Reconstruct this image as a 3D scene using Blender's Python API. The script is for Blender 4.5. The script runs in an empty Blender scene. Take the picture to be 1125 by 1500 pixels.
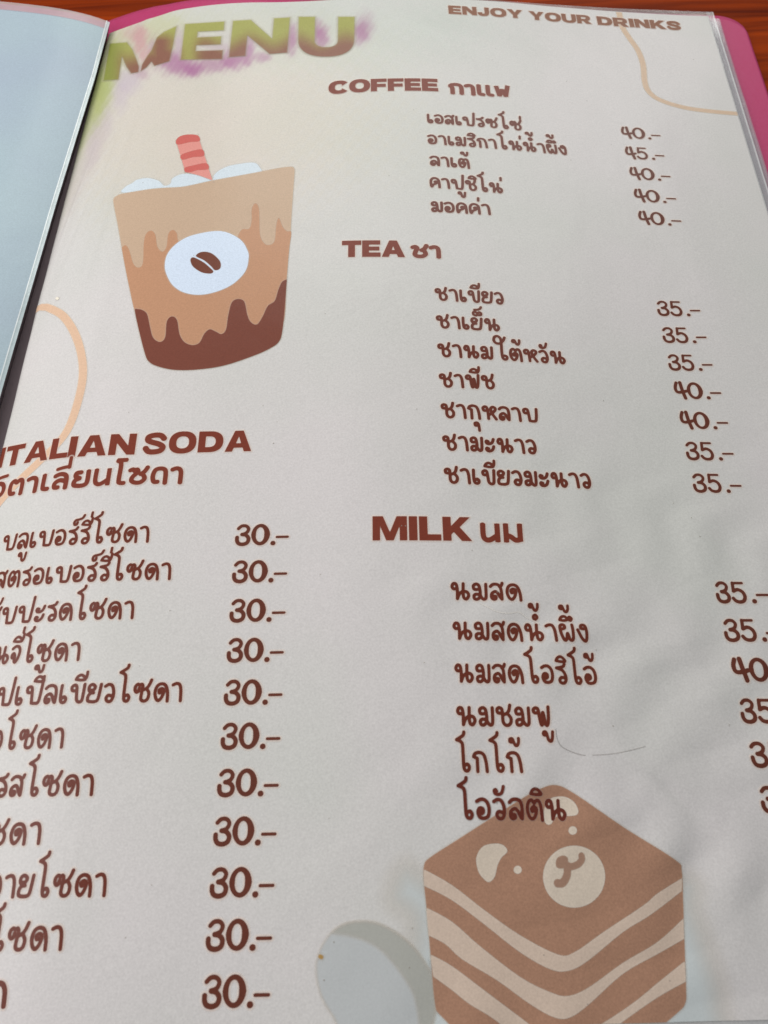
import bpy, math
import numpy as np
# ------------------------------------------------------------------ camera
SC = 0.001                                   # page millimetres -> metres
scene = bpy.context.scene
CAM = np.array([89.8318886, 31.6008310, 162.4251640])
ROT = (0.44748308, -0.04076286, -0.01269869)
FPX = 1148.1138
cd = bpy.data.cameras.new('camera'); cam = bpy.data.objects.new('camera', cd)
scene.collection.objects.link(cam); scene.camera = cam
cam.location = CAM * SC; cam.rotation_euler = ROT
cd.sensor_fit = 'HORIZONTAL'; cd.sensor_width = 36.0; cd.lens = 36.0 * FPX / 1125.0
cd.clip_start = 0.01; cd.clip_end = 20.0
cd.dof.use_dof = True; cd.dof.focus_distance = 0.198; cd.dof.aperture_fstop = 42.0
# ------------------------------------------------------------------ light
world = bpy.data.worlds.new('World'); scene.world = world; world.use_nodes = True
wn = world.node_tree
bg = wn.nodes['Background']; bg.inputs[0].default_value = (0.90, 0.96, 1.0, 1); bg.inputs[1].default_value = 0.22
def lamp(name, loc, tgt, size, power, col):
    ld = bpy.data.lights.new(name, 'AREA'); ld.shape = 'RECTANGLE'; ld.size, ld.size_y = size
    ld.energy = power; ld.color = col
    o = bpy.data.objects.new(name, ld); scene.collection.objects.link(o)
    o.location = loc
    from mathutils import Vector
    o.rotation_euler = (Vector(tgt) - Vector(loc)).to_track_quat('-Z', 'Y').to_euler()
    return o
lamp('window_light', (-0.29, 0.09, 0.33), (0.02, 0.13, 0.0), (0.30, 0.36), 1.62, (1.0, 0.97, 0.975))
lamp('top_daylight', (0.16, 0.66, 0.36), (0.12, 0.24, 0.0), (0.50, 0.25), 1.75, (0.985, 1.0, 0.95))  # soft area lamp beyond the top edge of the page, source unseen
vs = scene.view_settings
vs.view_transform = 'Standard'; vs.look = 'None'; vs.exposure = 0.13; vs.gamma = 1.0
# ------------------------------------------------------------------ page surface (u across, v up, millimetres)
KN = np.array([0, 12, 25, 40, 60, 85, 115, 150, 210.])
T0 = np.array([0.44155169, 0.33277338, 0.21702699, 0.08308239, 0.0352301, 0.08334127, -0.05925701, -0.0938199, 0.00093815])
T1 = np.array([-0.03383478, 0.03374184, 0.09421127, 0.07669690, 0.03158682, 0.01785685, 0.00032087, -0.01339298, 0.00031249])
T2 = np.array([-0.03029171, -0.01209573, 0.00673493, -0.0151798, -0.02967936, 0.00941376, 0.05332934, 0.04786547, -0.00155861])
GR = np.arange(-12.0, 236.0, 1.0)
def _angles():
    return np.interp(GR, KN, T0), np.interp(GR, KN, T1), np.interp(GR, KN, T2)
A0, A1, A2 = _angles()
VT = np.arange(-30.0, 331.0, 2.0)
_s = (VT - 150) / 150.0
TH = A0[None] + _s[:, None] * A1[None] + (_s ** 2)[:, None] * A2[None]
_c, _z = np.cos(TH), np.sin(TH)
XT = np.concatenate([np.zeros((len(VT), 1)), np.cumsum((_c[:, 1:] + _c[:, :-1]) / 2, 1)], 1)
ZT = np.concatenate([np.zeros((len(VT), 1)), np.cumsum((_z[:, 1:] + _z[:, :-1]) / 2, 1)], 1)
XT = XT - XT[:, 222][:, None] + 210.0
ZT = ZT - ZT[:, 222][:, None]
def _tab(T, u, v):
    i = np.clip(u + 12.0, 0, len(GR) - 1.001); j = np.clip((v + 30.0) / 2.0, 0, len(VT) - 1.001)
    a = i.astype(int); b = j.astype(int); f = i - a; g = j - b
    return (T[b, a] * (1 - f) + T[b, a + 1] * f) * (1 - g) + (T[b + 1, a] * (1 - f) + T[b + 1, a + 1] * f) * g
def wrinkle(u, v):
    # soft creases of the worn sheet: long diagonal swells low right, a dent, ripples by the binding
    w = np.zeros_like(u)
    for (cu, cv, ang, L, W, A) in [(150, 52, 62, 20, 3.4, .16), (141, 40, 50, 20, 2.8, .16),
                                   (128, 54, 48, 16, 2.6, .14), (153, 30, 70, 18, 3.0, -.22), (163, 24, 100, 16, 4, .2),
                                   (147, 53, -34, 5, .8, .30), (153.5, 48, -46, 6, 1.2, -.40), (120, 92, 20, 20, 4, .10),
                                   (168, 100, 75, 24, 5, .16), (158, 112, 60, 22, 4, -.12), (185, 190, 95, 40, 7, .22),
                                   (9, 216, 83, 38, .75, .26), (12.5, 210, 81, 34, .7, .2), (16, 222, 84, 36, .9, .28), (6.8, 188, 85, 30, .6, .16), (20.5, 212, 86, 40, 1.0, .2), (11, 180, 84, 26, .7, .14), (10, 215, 82, 45, 1.6, .2), (14.5, 205, 80, 50, 1.8, -.28), (19, 225, 84, 40, 2.2, .34),
                                   (7, 185, 85, 40, 1.3, .22), (24, 160, 88, 40, 3, .26), (16, 289, 66, 8, 1.4, .5), (20, 284, 50, 9, 1.4, -.35),
                                   (28, 292, 60, 8, 3, .3), (60, 120, 15, 30, 5, .10), (90, 36, 30, 26, 5, .14), (70, 60, -20, 26, 6, .1)]:
        t = math.radians(ang); du = u - cu; dv = v - cv
        p = du * math.cos(t) + dv * math.sin(t); q = -du * math.sin(t) + dv * math.cos(t)
        w += A * np.exp(-(p / L) ** 2 - (q / W) ** 2)
    # crumpled lower right quarter: short soft folds running down to the left, each broken by the next
    win = 1 / (1 + np.exp(-(u - 110) / 9)) / (1 + np.exp((v - 112) / 12))
    t = math.radians(56); p = u * math.cos(t) + v * math.sin(t); q = -u * math.sin(t) + v * math.cos(t)
    qq = q + 3.2 * np.sin(p * .12 + 1.0) + 1.4 * np.sin(p * .31 + q * .1)
    f = np.sin(qq * .42) * (.6 + .4 * np.sin(p * .17 + q * .05)) + .45 * np.abs(np.sin(qq * .23 + p * .14 + 2.0)) - .35 * np.abs(np.sin(q * .16 - p * .21))
    w += .31 * win * f
    w += .035 * np.sin(u * .21 + v * .13) * np.sin(v * .17 - u * .06 + 1.3)
    return w
def surf(u, v, h=0.0):
    u = np.asarray(u, float); v = np.asarray(v, float)
    x = _tab(XT, u, v); z = _tab(ZT, u, v)
    th = np.arctan2(_tab(ZT, u + .5, v) - _tab(ZT, u - .5, v), _tab(XT, u + .5, v) - _tab(XT, u - .5, v))
    d = wrinkle(u, v) + h - np.where(np.asarray(h) > -2.0, .55, 0.0) * np.clip(4.4 - u, 0, 12) ** 1.7
    return np.stack([x - np.sin(th) * d, v, z + np.cos(th) * d], -1)
def _rot():
    rx, ry, rz = ROT
    cx, sx, cy, sy, cz, sz = math.cos(rx), math.sin(rx), math.cos(ry), math.sin(ry), math.cos(rz), math.sin(rz)
    return np.array([[cz, -sz, 0], [sz, cz, 0], [0, 0, 1]]) @ np.array([[cy, 0, sy], [0, 1, 0], [-sy, 0, cy]]) @ np.array([[1, 0, 0], [0, cx, -sx], [0, sx, cx]])
RM = _rot()
def proj(P):
    q = (P - CAM) @ RM
    return np.stack([562.5 + FPX * q[..., 0] / -q[..., 2], 750 - FPX * q[..., 1] / -q[..., 2]], -1)
def ray_plane(px, py, z):
    d = RM @ np.array([(px - 562.5) / FPX, -(py - 750) / FPX, -1.0])
    return CAM + d * (z - CAM[2]) / d[2]
def uv(pts, h=0.0):
    """where on the sheet a measured point of the print lies"""
    p = np.atleast_2d(np.asarray(pts, float))
    D = p[:, 1] + 1600.0
    u = 105 + (p[:, 0] - 535) / D * 330; v = 297 - (1 / 1620. - 1 / D) / (1 / 1620. - 1 / 2900.) * 287
    for _ in range(14):
        q = proj(surf(u, v, h)); e = p - q
        a = (proj(surf(u + .2, v, h)) - q) / .2; b = (proj(surf(u, v + .2, h)) - q) / .2
        det = a[:, 0] * b[:, 1] - a[:, 1] * b[:, 0]
        du = (e[:, 0] * b[:, 1] - e[:, 1] * b[:, 0]) / det; dv = (a[:, 0] * e[:, 1] - a[:, 1] * e[:, 0]) / det
        u = np.clip(u + np.clip(du, -20, 20), -11, 234); v = np.clip(v + np.clip(dv, -20, 20), -25, 325)
    return np.stack([u, v], 1)
# ------------------------------------------------------------------ materials
def mat(name):
    m = bpy.data.materials.new(name); m.use_nodes = True
    nt = m.node_tree; return m, nt, nt.nodes['Principled BSDF']
def N(nt, t, **k):
    n = nt.nodes.new(t)
    for a, b in k.items(): setattr(n, a, b)
    return n
def film(nt, bs, strength=1.0):
    """the clear pocket pressed on the sheet: a coat with faint ripples, shared by paper and print"""
    tc = N(nt, 'ShaderNodeTexCoord')
    n1 = N(nt, 'ShaderNodeTexNoise'); n1.inputs['Scale'].default_value = 45; n1.inputs['Detail'].default_value = 3; n1.inputs['Distortion'].default_value = .8
    n2 = N(nt, 'ShaderNodeTexNoise'); n2.inputs['Scale'].default_value = 1500; n2.inputs['Detail'].default_value = 2
    nt.links.new(tc.outputs['Object'], n1.inputs['Vector']); nt.links.new(tc.outputs['Object'], n2.inputs['Vector'])
    b1 = N(nt, 'ShaderNodeBump'); b1.inputs['Strength'].default_value = .35 * strength; b1.inputs['Distance'].default_value = .0007
    b2 = N(nt, 'ShaderNodeBump'); b2.inputs['Strength'].default_value = .35; b2.inputs['Distance'].default_value = .00006
    nt.links.new(n1.outputs['Fac'], b1.inputs['Height']); nt.links.new(n2.outputs['Fac'], b2.inputs['Height'])
    nt.links.new(b1.outputs[0], b2.inputs['Normal'])
    nt.links.new(b1.outputs[0], bs.inputs['Coat Normal']); nt.links.new(b2.outputs[0], bs.inputs['Normal'])
    bs.inputs['Roughness'].default_value = .6; bs.inputs['Specular IOR Level'].default_value = .12
    bs.inputs['Coat Weight'].default_value = .19; bs.inputs['Coat Roughness'].default_value = .22
    return tc
def grain(nt, tc, col_socket, amt=.10, scale=2600):
    n = N(nt, 'ShaderNodeTexNoise'); n.inputs['Scale'].default_value = scale; n.inputs['Detail'].default_value = 4
    n.inputs['Roughness'].default_value = .7
    nt.links.new(tc.outputs['Object'], n.inputs['Vector'])
    r = N(nt, 'ShaderNodeMapRange'); r.inputs[1].default_value = .3; r.inputs[2].default_value = .7
    r.inputs[3].default_value = 1 - amt; r.inputs[4].default_value = 1 + amt
    nt.links.new(n.outputs['Fac'], r.inputs[0])
    m = N(nt, 'ShaderNodeVectorMath', operation='SCALE')
    nt.links.new(col_socket, m.inputs[0]); nt.links.new(r.outputs[0], m.inputs['Scale'])
    return m.outputs[0]
def lin(c):
    return tuple(((x / 255) / 12.92 if x <= 10 else (((x / 255) + .055) / 1.055) ** 2.4) for x in c)
def paper_mat(name, base, attr=True, alt=(.925, .97, .93)):
    m, nt, bs = mat(name); tc = film(nt, bs)
    big = N(nt, 'ShaderNodeTexNoise'); big.inputs['Scale'].default_value = 14; big.inputs['Detail'].default_value = 3
    nt.links.new(tc.outputs['Object'], big.inputs['Vector'])
    mx = N(nt, 'ShaderNodeMix', data_type='RGBA')
    mx.inputs[6].default_value = (*base, 1); mx.inputs[7].default_value = (base[0] * alt[0], base[1] * alt[1], base[2] * alt[2], 1)
    bgm = N(nt, 'ShaderNodeMapRange'); bgm.inputs[1].default_value = .36; bgm.inputs[2].default_value = .64
    nt.links.new(big.outputs['Fac'], bgm.inputs[0]); nt.links.new(bgm.outputs[0], mx.inputs[0]); out = mx.outputs[2]
    if attr:
        at = N(nt, 'ShaderNodeAttribute', attribute_name='dye')
        mu = N(nt, 'ShaderNodeMix', data_type='RGBA', blend_type='MULTIPLY'); mu.inputs[0].default_value = 1
        nt.links.new(out, mu.inputs[6]); nt.links.new(at.outputs['Color'], mu.inputs[7]); out = mu.outputs[2]
    nt.links.new(grain(nt, tc, out, .09, 2300), bs.inputs['Base Color'])
    return m
def ink_mat(name, col, halo=(0.96, .80, .70), halo_a=.60, halo_w=.42, attr=False, amt=.16, soft=.07, alpha=1.0):
    m, nt, bs = mat(name); tc = film(nt, bs)
    at = N(nt, 'ShaderNodeAttribute', attribute_name='ink_distance')
    a = N(nt, 'ShaderNodeMapRange', interpolation_type='SMOOTHSTEP'); a.inputs[1].default_value = soft; a.inputs[2].default_value = -soft
    a.inputs[3].default_value = 0; a.inputs[4].default_value = alpha
    b = N(nt, 'ShaderNodeMapRange'); b.inputs[1].default_value = halo_w; b.inputs[2].default_value = 0.02; b.inputs[3].default_value = 0; b.inputs[4].default_value = halo_a
    nt.links.new(at.outputs['Fac'], a.inputs[0]); nt.links.new(at.outputs['Fac'], b.inputs[0])
    if attr:
        ca = N(nt, 'ShaderNodeAttribute', attribute_name='dye'); csock = ca.outputs['Color']
    else:
        rg = N(nt, 'ShaderNodeRGB'); rg.outputs[0].default_value = (*col, 1); csock = rg.outputs[0]
    # ink lies a little thinner toward the rim
    th = N(nt, 'ShaderNodeMapRange'); th.inputs[1].default_value = -.28; th.inputs[2].default_value = 0.0; th.inputs[3].default_value = 0; th.inputs[4].default_value = .10
    nt.links.new(at.outputs['Fac'], th.inputs[0])
    lt = N(nt, 'ShaderNodeMix', data_type='RGBA'); lt.inputs[7].default_value = (min(col[0] * 1.9, .9), min(col[1] * 1.9, .9), min(col[2] * 1.9, .9), 1)
    nt.links.new(th.outputs[0], lt.inputs[0]); nt.links.new(csock, lt.inputs[6])
    if attr: lt.inputs[0].default_value = 0; nt.links.remove(lt.inputs[0].links[0])
    mx = N(nt, 'ShaderNodeMix', data_type='RGBA'); mx.inputs[6].default_value = (*halo, 1)
    nt.links.new(a.outputs[0], mx.inputs[0]); nt.links.new(lt.outputs[2], mx.inputs[7])
    nt.links.new(grain(nt, tc, mx.outputs[2], amt), bs.inputs['Base Color'])
    mxx = N(nt, 'ShaderNodeMath', operation='MAXIMUM')
    nt.links.new(a.outputs[0], mxx.inputs[0]); nt.links.new(b.outputs[0], mxx.inputs[1])
    nt.links.new(mxx.outputs[0], bs.inputs['Alpha'])
    return m
# ------------------------------------------------------------------ objects
COL = scene.collection
def link(name, me, parent=None, m=None):
    o = bpy.data.objects.new(name, me); COL.objects.link(o)
    if parent is not None: o.parent = parent
    if m is not None: me.materials.append(m)
    return o
def mesh(name, V, F, parent=None, m=None, smooth=True):
    """V (n,3) in mm, F (k,4) or (k,3)"""
    me = bpy.data.meshes.new(name); V = np.asarray(V, np.float32) * SC; F = np.asarray(F, np.int32)
    me.vertices.add(len(V)); me.vertices.foreach_set('co', V.ravel())
    k = F.shape[1]
    me.loops.add(F.size); me.loops.foreach_set('vertex_index', F.ravel())
    me.polygons.add(len(F)); me.polygons.foreach_set('loop_start', np.arange(0, F.size, k, dtype=np.int32))
    me.update(calc_edges=True); me.validate()
    if smooth: me.polygons.foreach_set('use_smooth', np.ones(len(me.polygons), bool))
    return link(name, me, parent, m)
def grid_faces(nu, nv):
    a = np.arange(nu * nv).reshape(nu, nv)
    return np.stack([a[:-1, :-1], a[1:, :-1], a[1:, 1:], a[:-1, 1:]], -1).reshape(-1, 4)
def attr_f(o, name, vals):
    a = o.data.attributes.new(name, 'FLOAT', 'POINT'); a.data.foreach_set('value', np.asarray(vals, np.float32).ravel())
def attr_c(o, name, vals):
    a = o.data.attributes.new(name, 'FLOAT_COLOR', 'POINT')
    c = np.ones((len(vals), 4), np.float32); c[:, :3] = vals; a.data.foreach_set('color', c.ravel())
# ---- curves -------------------------------------------------------
def cr(P, n=6, closed=False):
    """smooth curve through points; a doubled point makes a corner"""
    P = [tuple(p) for p in P]
    if closed:
        P3 = [P[-1]] + P + [P[0], P[1]]
        A = np.array(P3, float); out = []
        for i in range(1, len(A) - 2):
            p0, p1, p2, p3 = A[i - 1:i + 3]
            for t in np.arange(n) / n:
                out.append(.5 * (2 * p1 + (p2 - p0) * t + (2 * p0 - 5 * p1 + 4 * p2 - p3) * t * t + (3 * p1 - p0 - 3 * p2 + p3) * t ** 3))
        return np.array(out)
    parts = [[P[0]]]
    for a, b in zip(P[:-1], P[1:]):
        if a == b: parts.append([b])
        else: parts[-1].append(b)
    out = []
    for q in parts:
        if len(q) < 2: continue
        A = np.array([q[0]] + q + [q[-1]], float)
        for i in range(1, len(A) - 2):
            p0, p1, p2, p3 = A[i - 1:i + 3]
            for t in np.arange(n) / n:
                out.append(.5 * (2 * p1 + (p2 - p0) * t + (2 * p0 - 5 * p1 + 4 * p2 - p3) * t * t + (3 * p1 - p0 - 3 * p2 + p3) * t ** 3))
        out.append(A[-2])
    return np.array(out)
def d_stroke(X, P, R, flat=False):
    """signed distance of points X to a stroke: polyline P with radius R (number or per point)"""
    R = np.full(len(P), R) if np.isscalar(R) else np.asarray(R)
    a, b = P[:-1], P[1:]; ab = b - a; L2 = np.maximum((ab ** 2).sum(1), 1e-12)
    ap = X[:, None] - a[None]
    t = (ap * ab[None]).sum(2) / L2; tc = np.clip(t, 0, 1)
    q = ap - tc[..., None] * ab[None]
    d = np.sqrt((q ** 2).sum(2)) - (R[:-1] * (1 - tc) + R[1:] * tc)
    if flat:
        for k, s in ((0, -1), (-1, 1)):
            l = math.sqrt(L2[k]); e = (-t[:, k] if s < 0 else t[:, k] - 1) * l
            qq = ap[:, k] - t[:, k, None] * ab[k]
            dd = np.maximum(np.sqrt((qq ** 2).sum(1)) - R[k], e)
            d[:, k] = np.where(e > 0, dd, d[:, k])
    return d.min(1)
def d_poly(X, rings):
    """signed distance to a filled shape with even-odd rings"""
    D = np.full(len(X), 1e9); ins = np.zeros(len(X), bool)
    for P in rings:
        P = np.asarray(P, float); Q = np.roll(P, -1, 0)
        for s in range(0, len(P), 64):
            a, b = P[s:s + 64], Q[s:s + 64]; ab = b - a
            ap = X[:, None] - a[None]; t = np.clip((ap * ab).sum(2) / np.maximum((ab ** 2).sum(1), 1e-12), 0, 1)
            q = ap - t[..., None] * ab
            D = np.minimum(D, np.sqrt((q ** 2).sum(2)).min(1))
            c = ((a[None, :, 1] > X[:, 1:2]) != (b[None, :, 1] > X[:, 1:2]))
            with np.errstate(divide='ignore', invalid='ignore'):
                xx = ab[None, :, 0] * (X[:, 1:2] - a[None, :, 1]) / ab[None, :, 1] + a[None, :, 0]
            ins ^= (np.sum(c & (X[:, 0:1] < xx), 1) % 2).astype(bool)
    return np.where(ins, -D, D)
LAYER = 0.012
UMIN, UMAX, VMIN, VMAX = -6.0, 210.0, 9.6, 297.0
def ink(name, shapes, parent, m, layer=1, cell=.16, rim=.44, dye=None, grow=0.0):
    """one printed mark: a thin skin of ink lying on the sheet. shapes in sheet millimetres:
       ('s', points, radius, flat) or ('p', rings)"""
    lo = np.array([1e9, 1e9]); hi = -lo
    for s in shapes:
        P = s[1] if s[0] == 's' else np.concatenate([np.asarray(r) for r in s[1]])
        r = (np.max(s[2]) if s[0] == 's' else 0) + rim
        lo = np.minimum(lo, P.min(0) - r); hi = np.maximum(hi, P.max(0) + r)
    lo = np.maximum(lo, [UMIN + .4, VMIN]); hi = np.minimum(hi, [UMAX - .05, VMAX - .3])
    nu = max(2, int((hi[0] - lo[0]) / cell) + 1); nv = max(2, int((hi[1] - lo[1]) / cell) + 1)
    gu = np.linspace(lo[0], hi[0], nu); gv = np.linspace(lo[1], hi[1], nv)
    D = np.full((nu, nv), 9.0)
    for s in shapes:
        P = s[1] if s[0] == 's' else np.concatenate([np.asarray(r) for r in s[1]])
        r = (np.max(s[2]) if s[0] == 's' else 0) + rim + 2 * cell
        i0, i1 = np.searchsorted(gu, P[:, 0].min() - r), np.searchsorted(gu, P[:, 0].max() + r)
        j0, j1 = np.searchsorted(gv, P[:, 1].min() - r), np.searchsorted(gv, P[:, 1].max() + r)
        if i1 <= i0 or j1 <= j0: continue
        for c0 in range(i0, i1, 40):
            c1 = min(i1, c0 + 40)
            g = np.stack(np.meshgrid(gu[c0:c1], gv[j0:j1], indexing='ij'), -1).reshape(-1, 2)
            d = d_stroke(g, s[1], s[2], s[3]) if s[0] == 's' else d_poly(g, s[1])
            D[c0:c1, j0:j1] = np.minimum(D[c0:c1, j0:j1], d.reshape(c1 - c0, j1 - j0))
    D = D - grow
    F = grid_faces(nu, nv); Df = D.ravel()
    keep = Df[F].min(1) < rim
    F = F[keep]
    if not len(F): return None
    used = np.unique(F); rm = np.full(nu * nv, -1); rm[used] = np.arange(len(used)); F = rm[F]
    U, W = np.meshgrid(gu, gv, indexing='ij'); U = U.ravel()[used]; W = W.ravel()[used]
    o = mesh(name, surf(U, W, .022 + LAYER * layer), F, parent, m)
    attr_f(o, 'ink_distance', Df[used])
    if dye is not None: attr_c(o, 'dye', dye(U, W))
    return o
# ------------------------------------------------------------------ the hand-drawn looped letters (body height 1)
R0 = .096
G = {
'น': (1.11, [[(.28,.62),(.15,.63),(.085,.76),(.17,.91),(.32,.88),(.38,.6),(.37,.09),(.37,.09),(.50,.36),(.72,.50),(.94,.46),(1.02,.28),(.90,.09),(.76,.13),(.71,.35),(.73,.92)]]),
'ม': (.88, [[(.29,.62),(.12,.64),(.085,.82),(.24,.92),(.40,.84),(.46,.5),(.43,.22),(.28,.08),(.12,.11),(.10,.28),(.24,.36),(.44,.30),(.56,.12),(.68,.075),(.78,.22),(.80,.92)]]),
'ล': (.80, [[(.06,.80),(.22,.92),(.48,.93),(.66,.80),(.72,.45),(.70,.08)], [(.22,.26),(.32,.24),(.33,.12),(.20,.075),(.09,.18),(.12,.40),(.32,.52),(.48,.42),(.62,.16),(.69,.09)]]),
'ส': (.80, [[(.06,.80),(.22,.92),(.46,.92),(.62,.78),(.68,.45),(.67,.08)], [(.58,.80),(.70,.88),(.75,1.0)], [(.22,.26),(.32,.24),(.33,.12),(.20,.075),(.09,.18),(.12,.40),(.32,.52),(.46,.42),(.60,.16),(.66,.09)]]),
'ด': (.92, [[(.43,.50),(.34,.46),(.31,.60),(.44,.68),(.57,.60),(.56,.40),(.45,.18),(.31,.08),(.16,.2),(.08,.50),(.17,.80),(.40,.92),(.66,.84),(.81,.5),(.84,.05)]]),
'ต': (.92, [[(.43,.46),(.34,.42),(.31,.54),(.44,.62),(.56,.54),(.55,.36),(.45,.16),(.31,.08),(.16,.2),(.08,.50),(.14,.80),(.28,.92),(.40,.86),(.46,.78),(.56,.89),(.70,.90),(.80,.72),(.84,.4),(.85,.03)]]),
'ก': (.86, [[(.25,.05),(.25,.66),(.25,.66),(.05,.74),(.05,.74),(.14,.88),(.38,.94),(.62,.84),(.74,.5),(.78,.05)]]),
'ร': (.70, [[(.58,1.05),(.50,.93),(.32,.87),(.07,.83),(.07,.83),(.40,.73),(.57,.52),(.61,.25),(.48,.07),(.28,.08),(.21,.22),(.34,.35),(.54,.32)]]),
'อ': (.77, [[(.06,.83),(.25,.92),(.45,.91),(.62,.75),(.68,.45),(.60,.16),(.38,.075),(.18,.12),(.09,.34),(.18,.52),(.34,.50),(.37,.36),(.28,.29),(.22,.36)]]),
'า': (.66, [[(.06,.86),(.25,.93),(.43,.88),(.53,.65),(.56,.3),(.57,.06)]]),
'เ': (.52, [[(.10,.92),(.09,.5),(.12,.18),(.23,.07),(.38,.09),(.43,.24),(.32,.35),(.17,.26)]]),
'โ': (.80, [[(.48,1.90),(.44,1.76),(.24,1.63),(.05,1.53),(.05,1.53),(.28,1.44),(.37,1.28),(.38,.8),(.39,.3),(.46,.10),(.62,.08),(.70,.24),(.60,.38),(.44,.32)]]),
'ใ': (.95, [[(0.82,1.76),(0.72,1.54),(0.55,1.36)], [(0.48,1.28),(0.22,1.27),(0.03,1.45),(0.08,1.74),(0.31,1.84),(0.52,1.66),(0.55,1.3),(0.53,.7),(0.56,.22),(0.70,.07),(0.86,.13),(0.86,.3),(0.70,.36),(0.58,.28)]]),
'ช': (.92, [[(.21,.66),(.09,.70),(.07,.86),(.20,.93),(.34,.85),(.36,.55),(.37,.25),(.48,.09),(.66,.075),(.80,.2),(.82,.42),(.68,.60)], [(.44,.60),(.62,.66),(.74,.82),(.80,1.06)]]),
'ซ': (1.08, [[(.33,.72),(.30,.56),(.19,.51),(.09,.62),(.10,.80),(.22,.91),(.35,.87),(.46,.91),(.53,.80),(.50,.5),(.48,.2),(.58,.08),(.76,.08),(.89,.2),(.92,.45),(.82,.62)], [(.58,.62),(.78,.72),(.92,.92),(1.0,1.12)]]),
'ข': (.90, [[(.23,.63),(.11,.66),(.075,.82),(.21,.92),(.35,.85),(.40,.5),(.45,.18),(.60,.07),(.76,.14),(.80,.5),(.82,.95)]]),
'ย': (.86, [[(.20,.64),(.37,.66),(.44,.82),(.28,.93),(.11,.86),(.09,.66),(.26,.52),(.38,.51)], [(.26,.52),(.10,.38),(.09,.14),(.28,.07),(.58,.09),(.70,.25),(.78,.93)]]),
'ว': (.69, [[(.06,.83),(.25,.92),(.45,.86),(.57,.6),(.58,.3),(.46,.08),(.26,.09),(.18,.25),(.30,.38),(.52,.32)]]),
'บ': (1.06, [[(.23,.62),(.11,.66),(.075,.84),(.21,.92),(.35,.85),(.41,.5),(.45,.10),(.45,.10),(.68,.075),(.86,.12),(.93,.4),(.97,.95)]]),
'ป': (1.06, [[(.23,.62),(.11,.66),(.075,.84),(.21,.92),(.35,.85),(.41,.5),(.45,.10),(.45,.10),(.68,.075),(.86,.12),(.93,.5),(.99,1.42)]]),
'พ': (1.02, [[(.24,.68),(.11,.70),(.07,.84),(.20,.93),(.34,.85),(.38,.5),(.45,.12),(.52,.14),(.58,.64),(.62,.64),(.70,.14),(.80,.08),(.88,.35),(.92,.98)]]),
'ผ': (.92, [[(.22,.70),(.35,.76),(.33,.90),(.18,.93),(.08,.82),(.10,.5),(.22,.15),(.34,.08),(.42,.2),(.46,.42),(.50,.42),(.58,.15),(.70,.08),(.80,.2),(.82,.6),(.80,.93)]]),
'ง': (.70, [[(.42,.72),(.27,.76),(.29,.90),(.44,.93),(.56,.82),(.60,.45),(.55,.12),(.42,.09),(.25,.28),(.07,.66)]]),
'ห': (1.02, [[(.22,.63),(.11,.66),(.075,.82),(.20,.92),(.34,.85),(.40,.5),(.42,.08)], [(.44,.34),(.70,.50),(.89,.68),(.92,.84),(.76,.92),(.62,.82),(.63,.6),(.76,.34),(.95,.07)]]),
'ค': (.86, [[(.40,.56),(.50,.62),(.58,.50),(.46,.38),(.28,.28),(.15,.07),(.09,.3),(.11,.7),(.30,.92),(.55,.91),(.72,.75),(.77,.4),(.78,.05)]]),
'จ': (.68, [[(.06,.80),(.24,.92),(.46,.89),(.57,.68),(.53,.35),(.38,.09),(.27,.16),(.27,.42),(.18,.55),(.08,.48),(.09,.34),(.22,.30)]]),
'ะ': (.70, [[(.24,.72),(.13,.75),(.09,.66),(.18,.57),(.36,.57),(.52,.68),(.60,.88)], [(.24,.25),(.13,.28),(.09,.19),(.18,.09),(.36,.09),(.52,.20),(.60,.40)]]),
'น_': (0, []),
}
MK = {  # marks sit from the right edge of the letter before them
'ิ': [[(-.62,1.21),(-.52,1.36),(-.34,1.43),(-.16,1.35),(-.05,1.20),(-.32,1.17),(-.62,1.21)]],
'ี': [[(-.66,1.21),(-.56,1.36),(-.38,1.43),(-.20,1.35),(-.10,1.20),(-.36,1.17),(-.66,1.21)], [(-.10,1.20),(-.03,1.36),(-.02,1.58)]],
'ึ': [[(-.80,1.21),(-.68,1.37),(-.48,1.40),(-.34,1.24),(-.55,1.17),(-.80,1.21)], [(-.30,1.26),(-.20,1.38),(-.09,1.29),(-.16,1.18),(-.28,1.22)]],
'ุ': [[(-.31,-.44),(-.42,-.43),(-.44,-.28),(-.29,-.24),(-.19,-.36),(-.15,-.78)]],
'ู': [[(-.42,-.42),(-.50,-.37),(-.47,-.26),(-.36,-.26),(-.30,-.40),(-.24,-.64),(-.12,-.71),(-.03,-.60),(.02,-.25)]],
'่': [[(-.10,1.28),(-.08,1.54)]],
'้': [[(-.50,1.44),(-.60,1.47),(-.59,1.59),(-.46,1.61),(-.39,1.46),(-.31,1.30),(-.20,1.29),(-.12,1.42),(-.10,1.63)]],
'์': [[(-.20,1.36),(-.24,1.23),(-.38,1.22),(-.43,1.36),(-.34,1.49),(-.12,1.53),(.10,1.60),(.22,1.78)]],
'ั': [[(-.44,1.30),(-.50,1.38),(-.57,1.32),(-.52,1.19),(-.36,1.15),(-.20,1.22),(-.12,1.38),(-.08,1.52)]],
'็': [[(-.34,1.22),(-.46,1.16),(-.62,1.24),(-.62,1.40),(-.50,1.46),(-.34,1.36),(-.18,1.44),(-.06,1.36),(-.10,1.22),(-.24,1.20)], [(-.52,1.62),(-.30,1.64),(-.12,1.72),(-.04,1.86)]],
'ำ': [[(-.40,1.22),(-.29,1.33),(-.38,1.46),(-.51,1.39),(-.50,1.27),(-.40,1.22)]],
}
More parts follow.
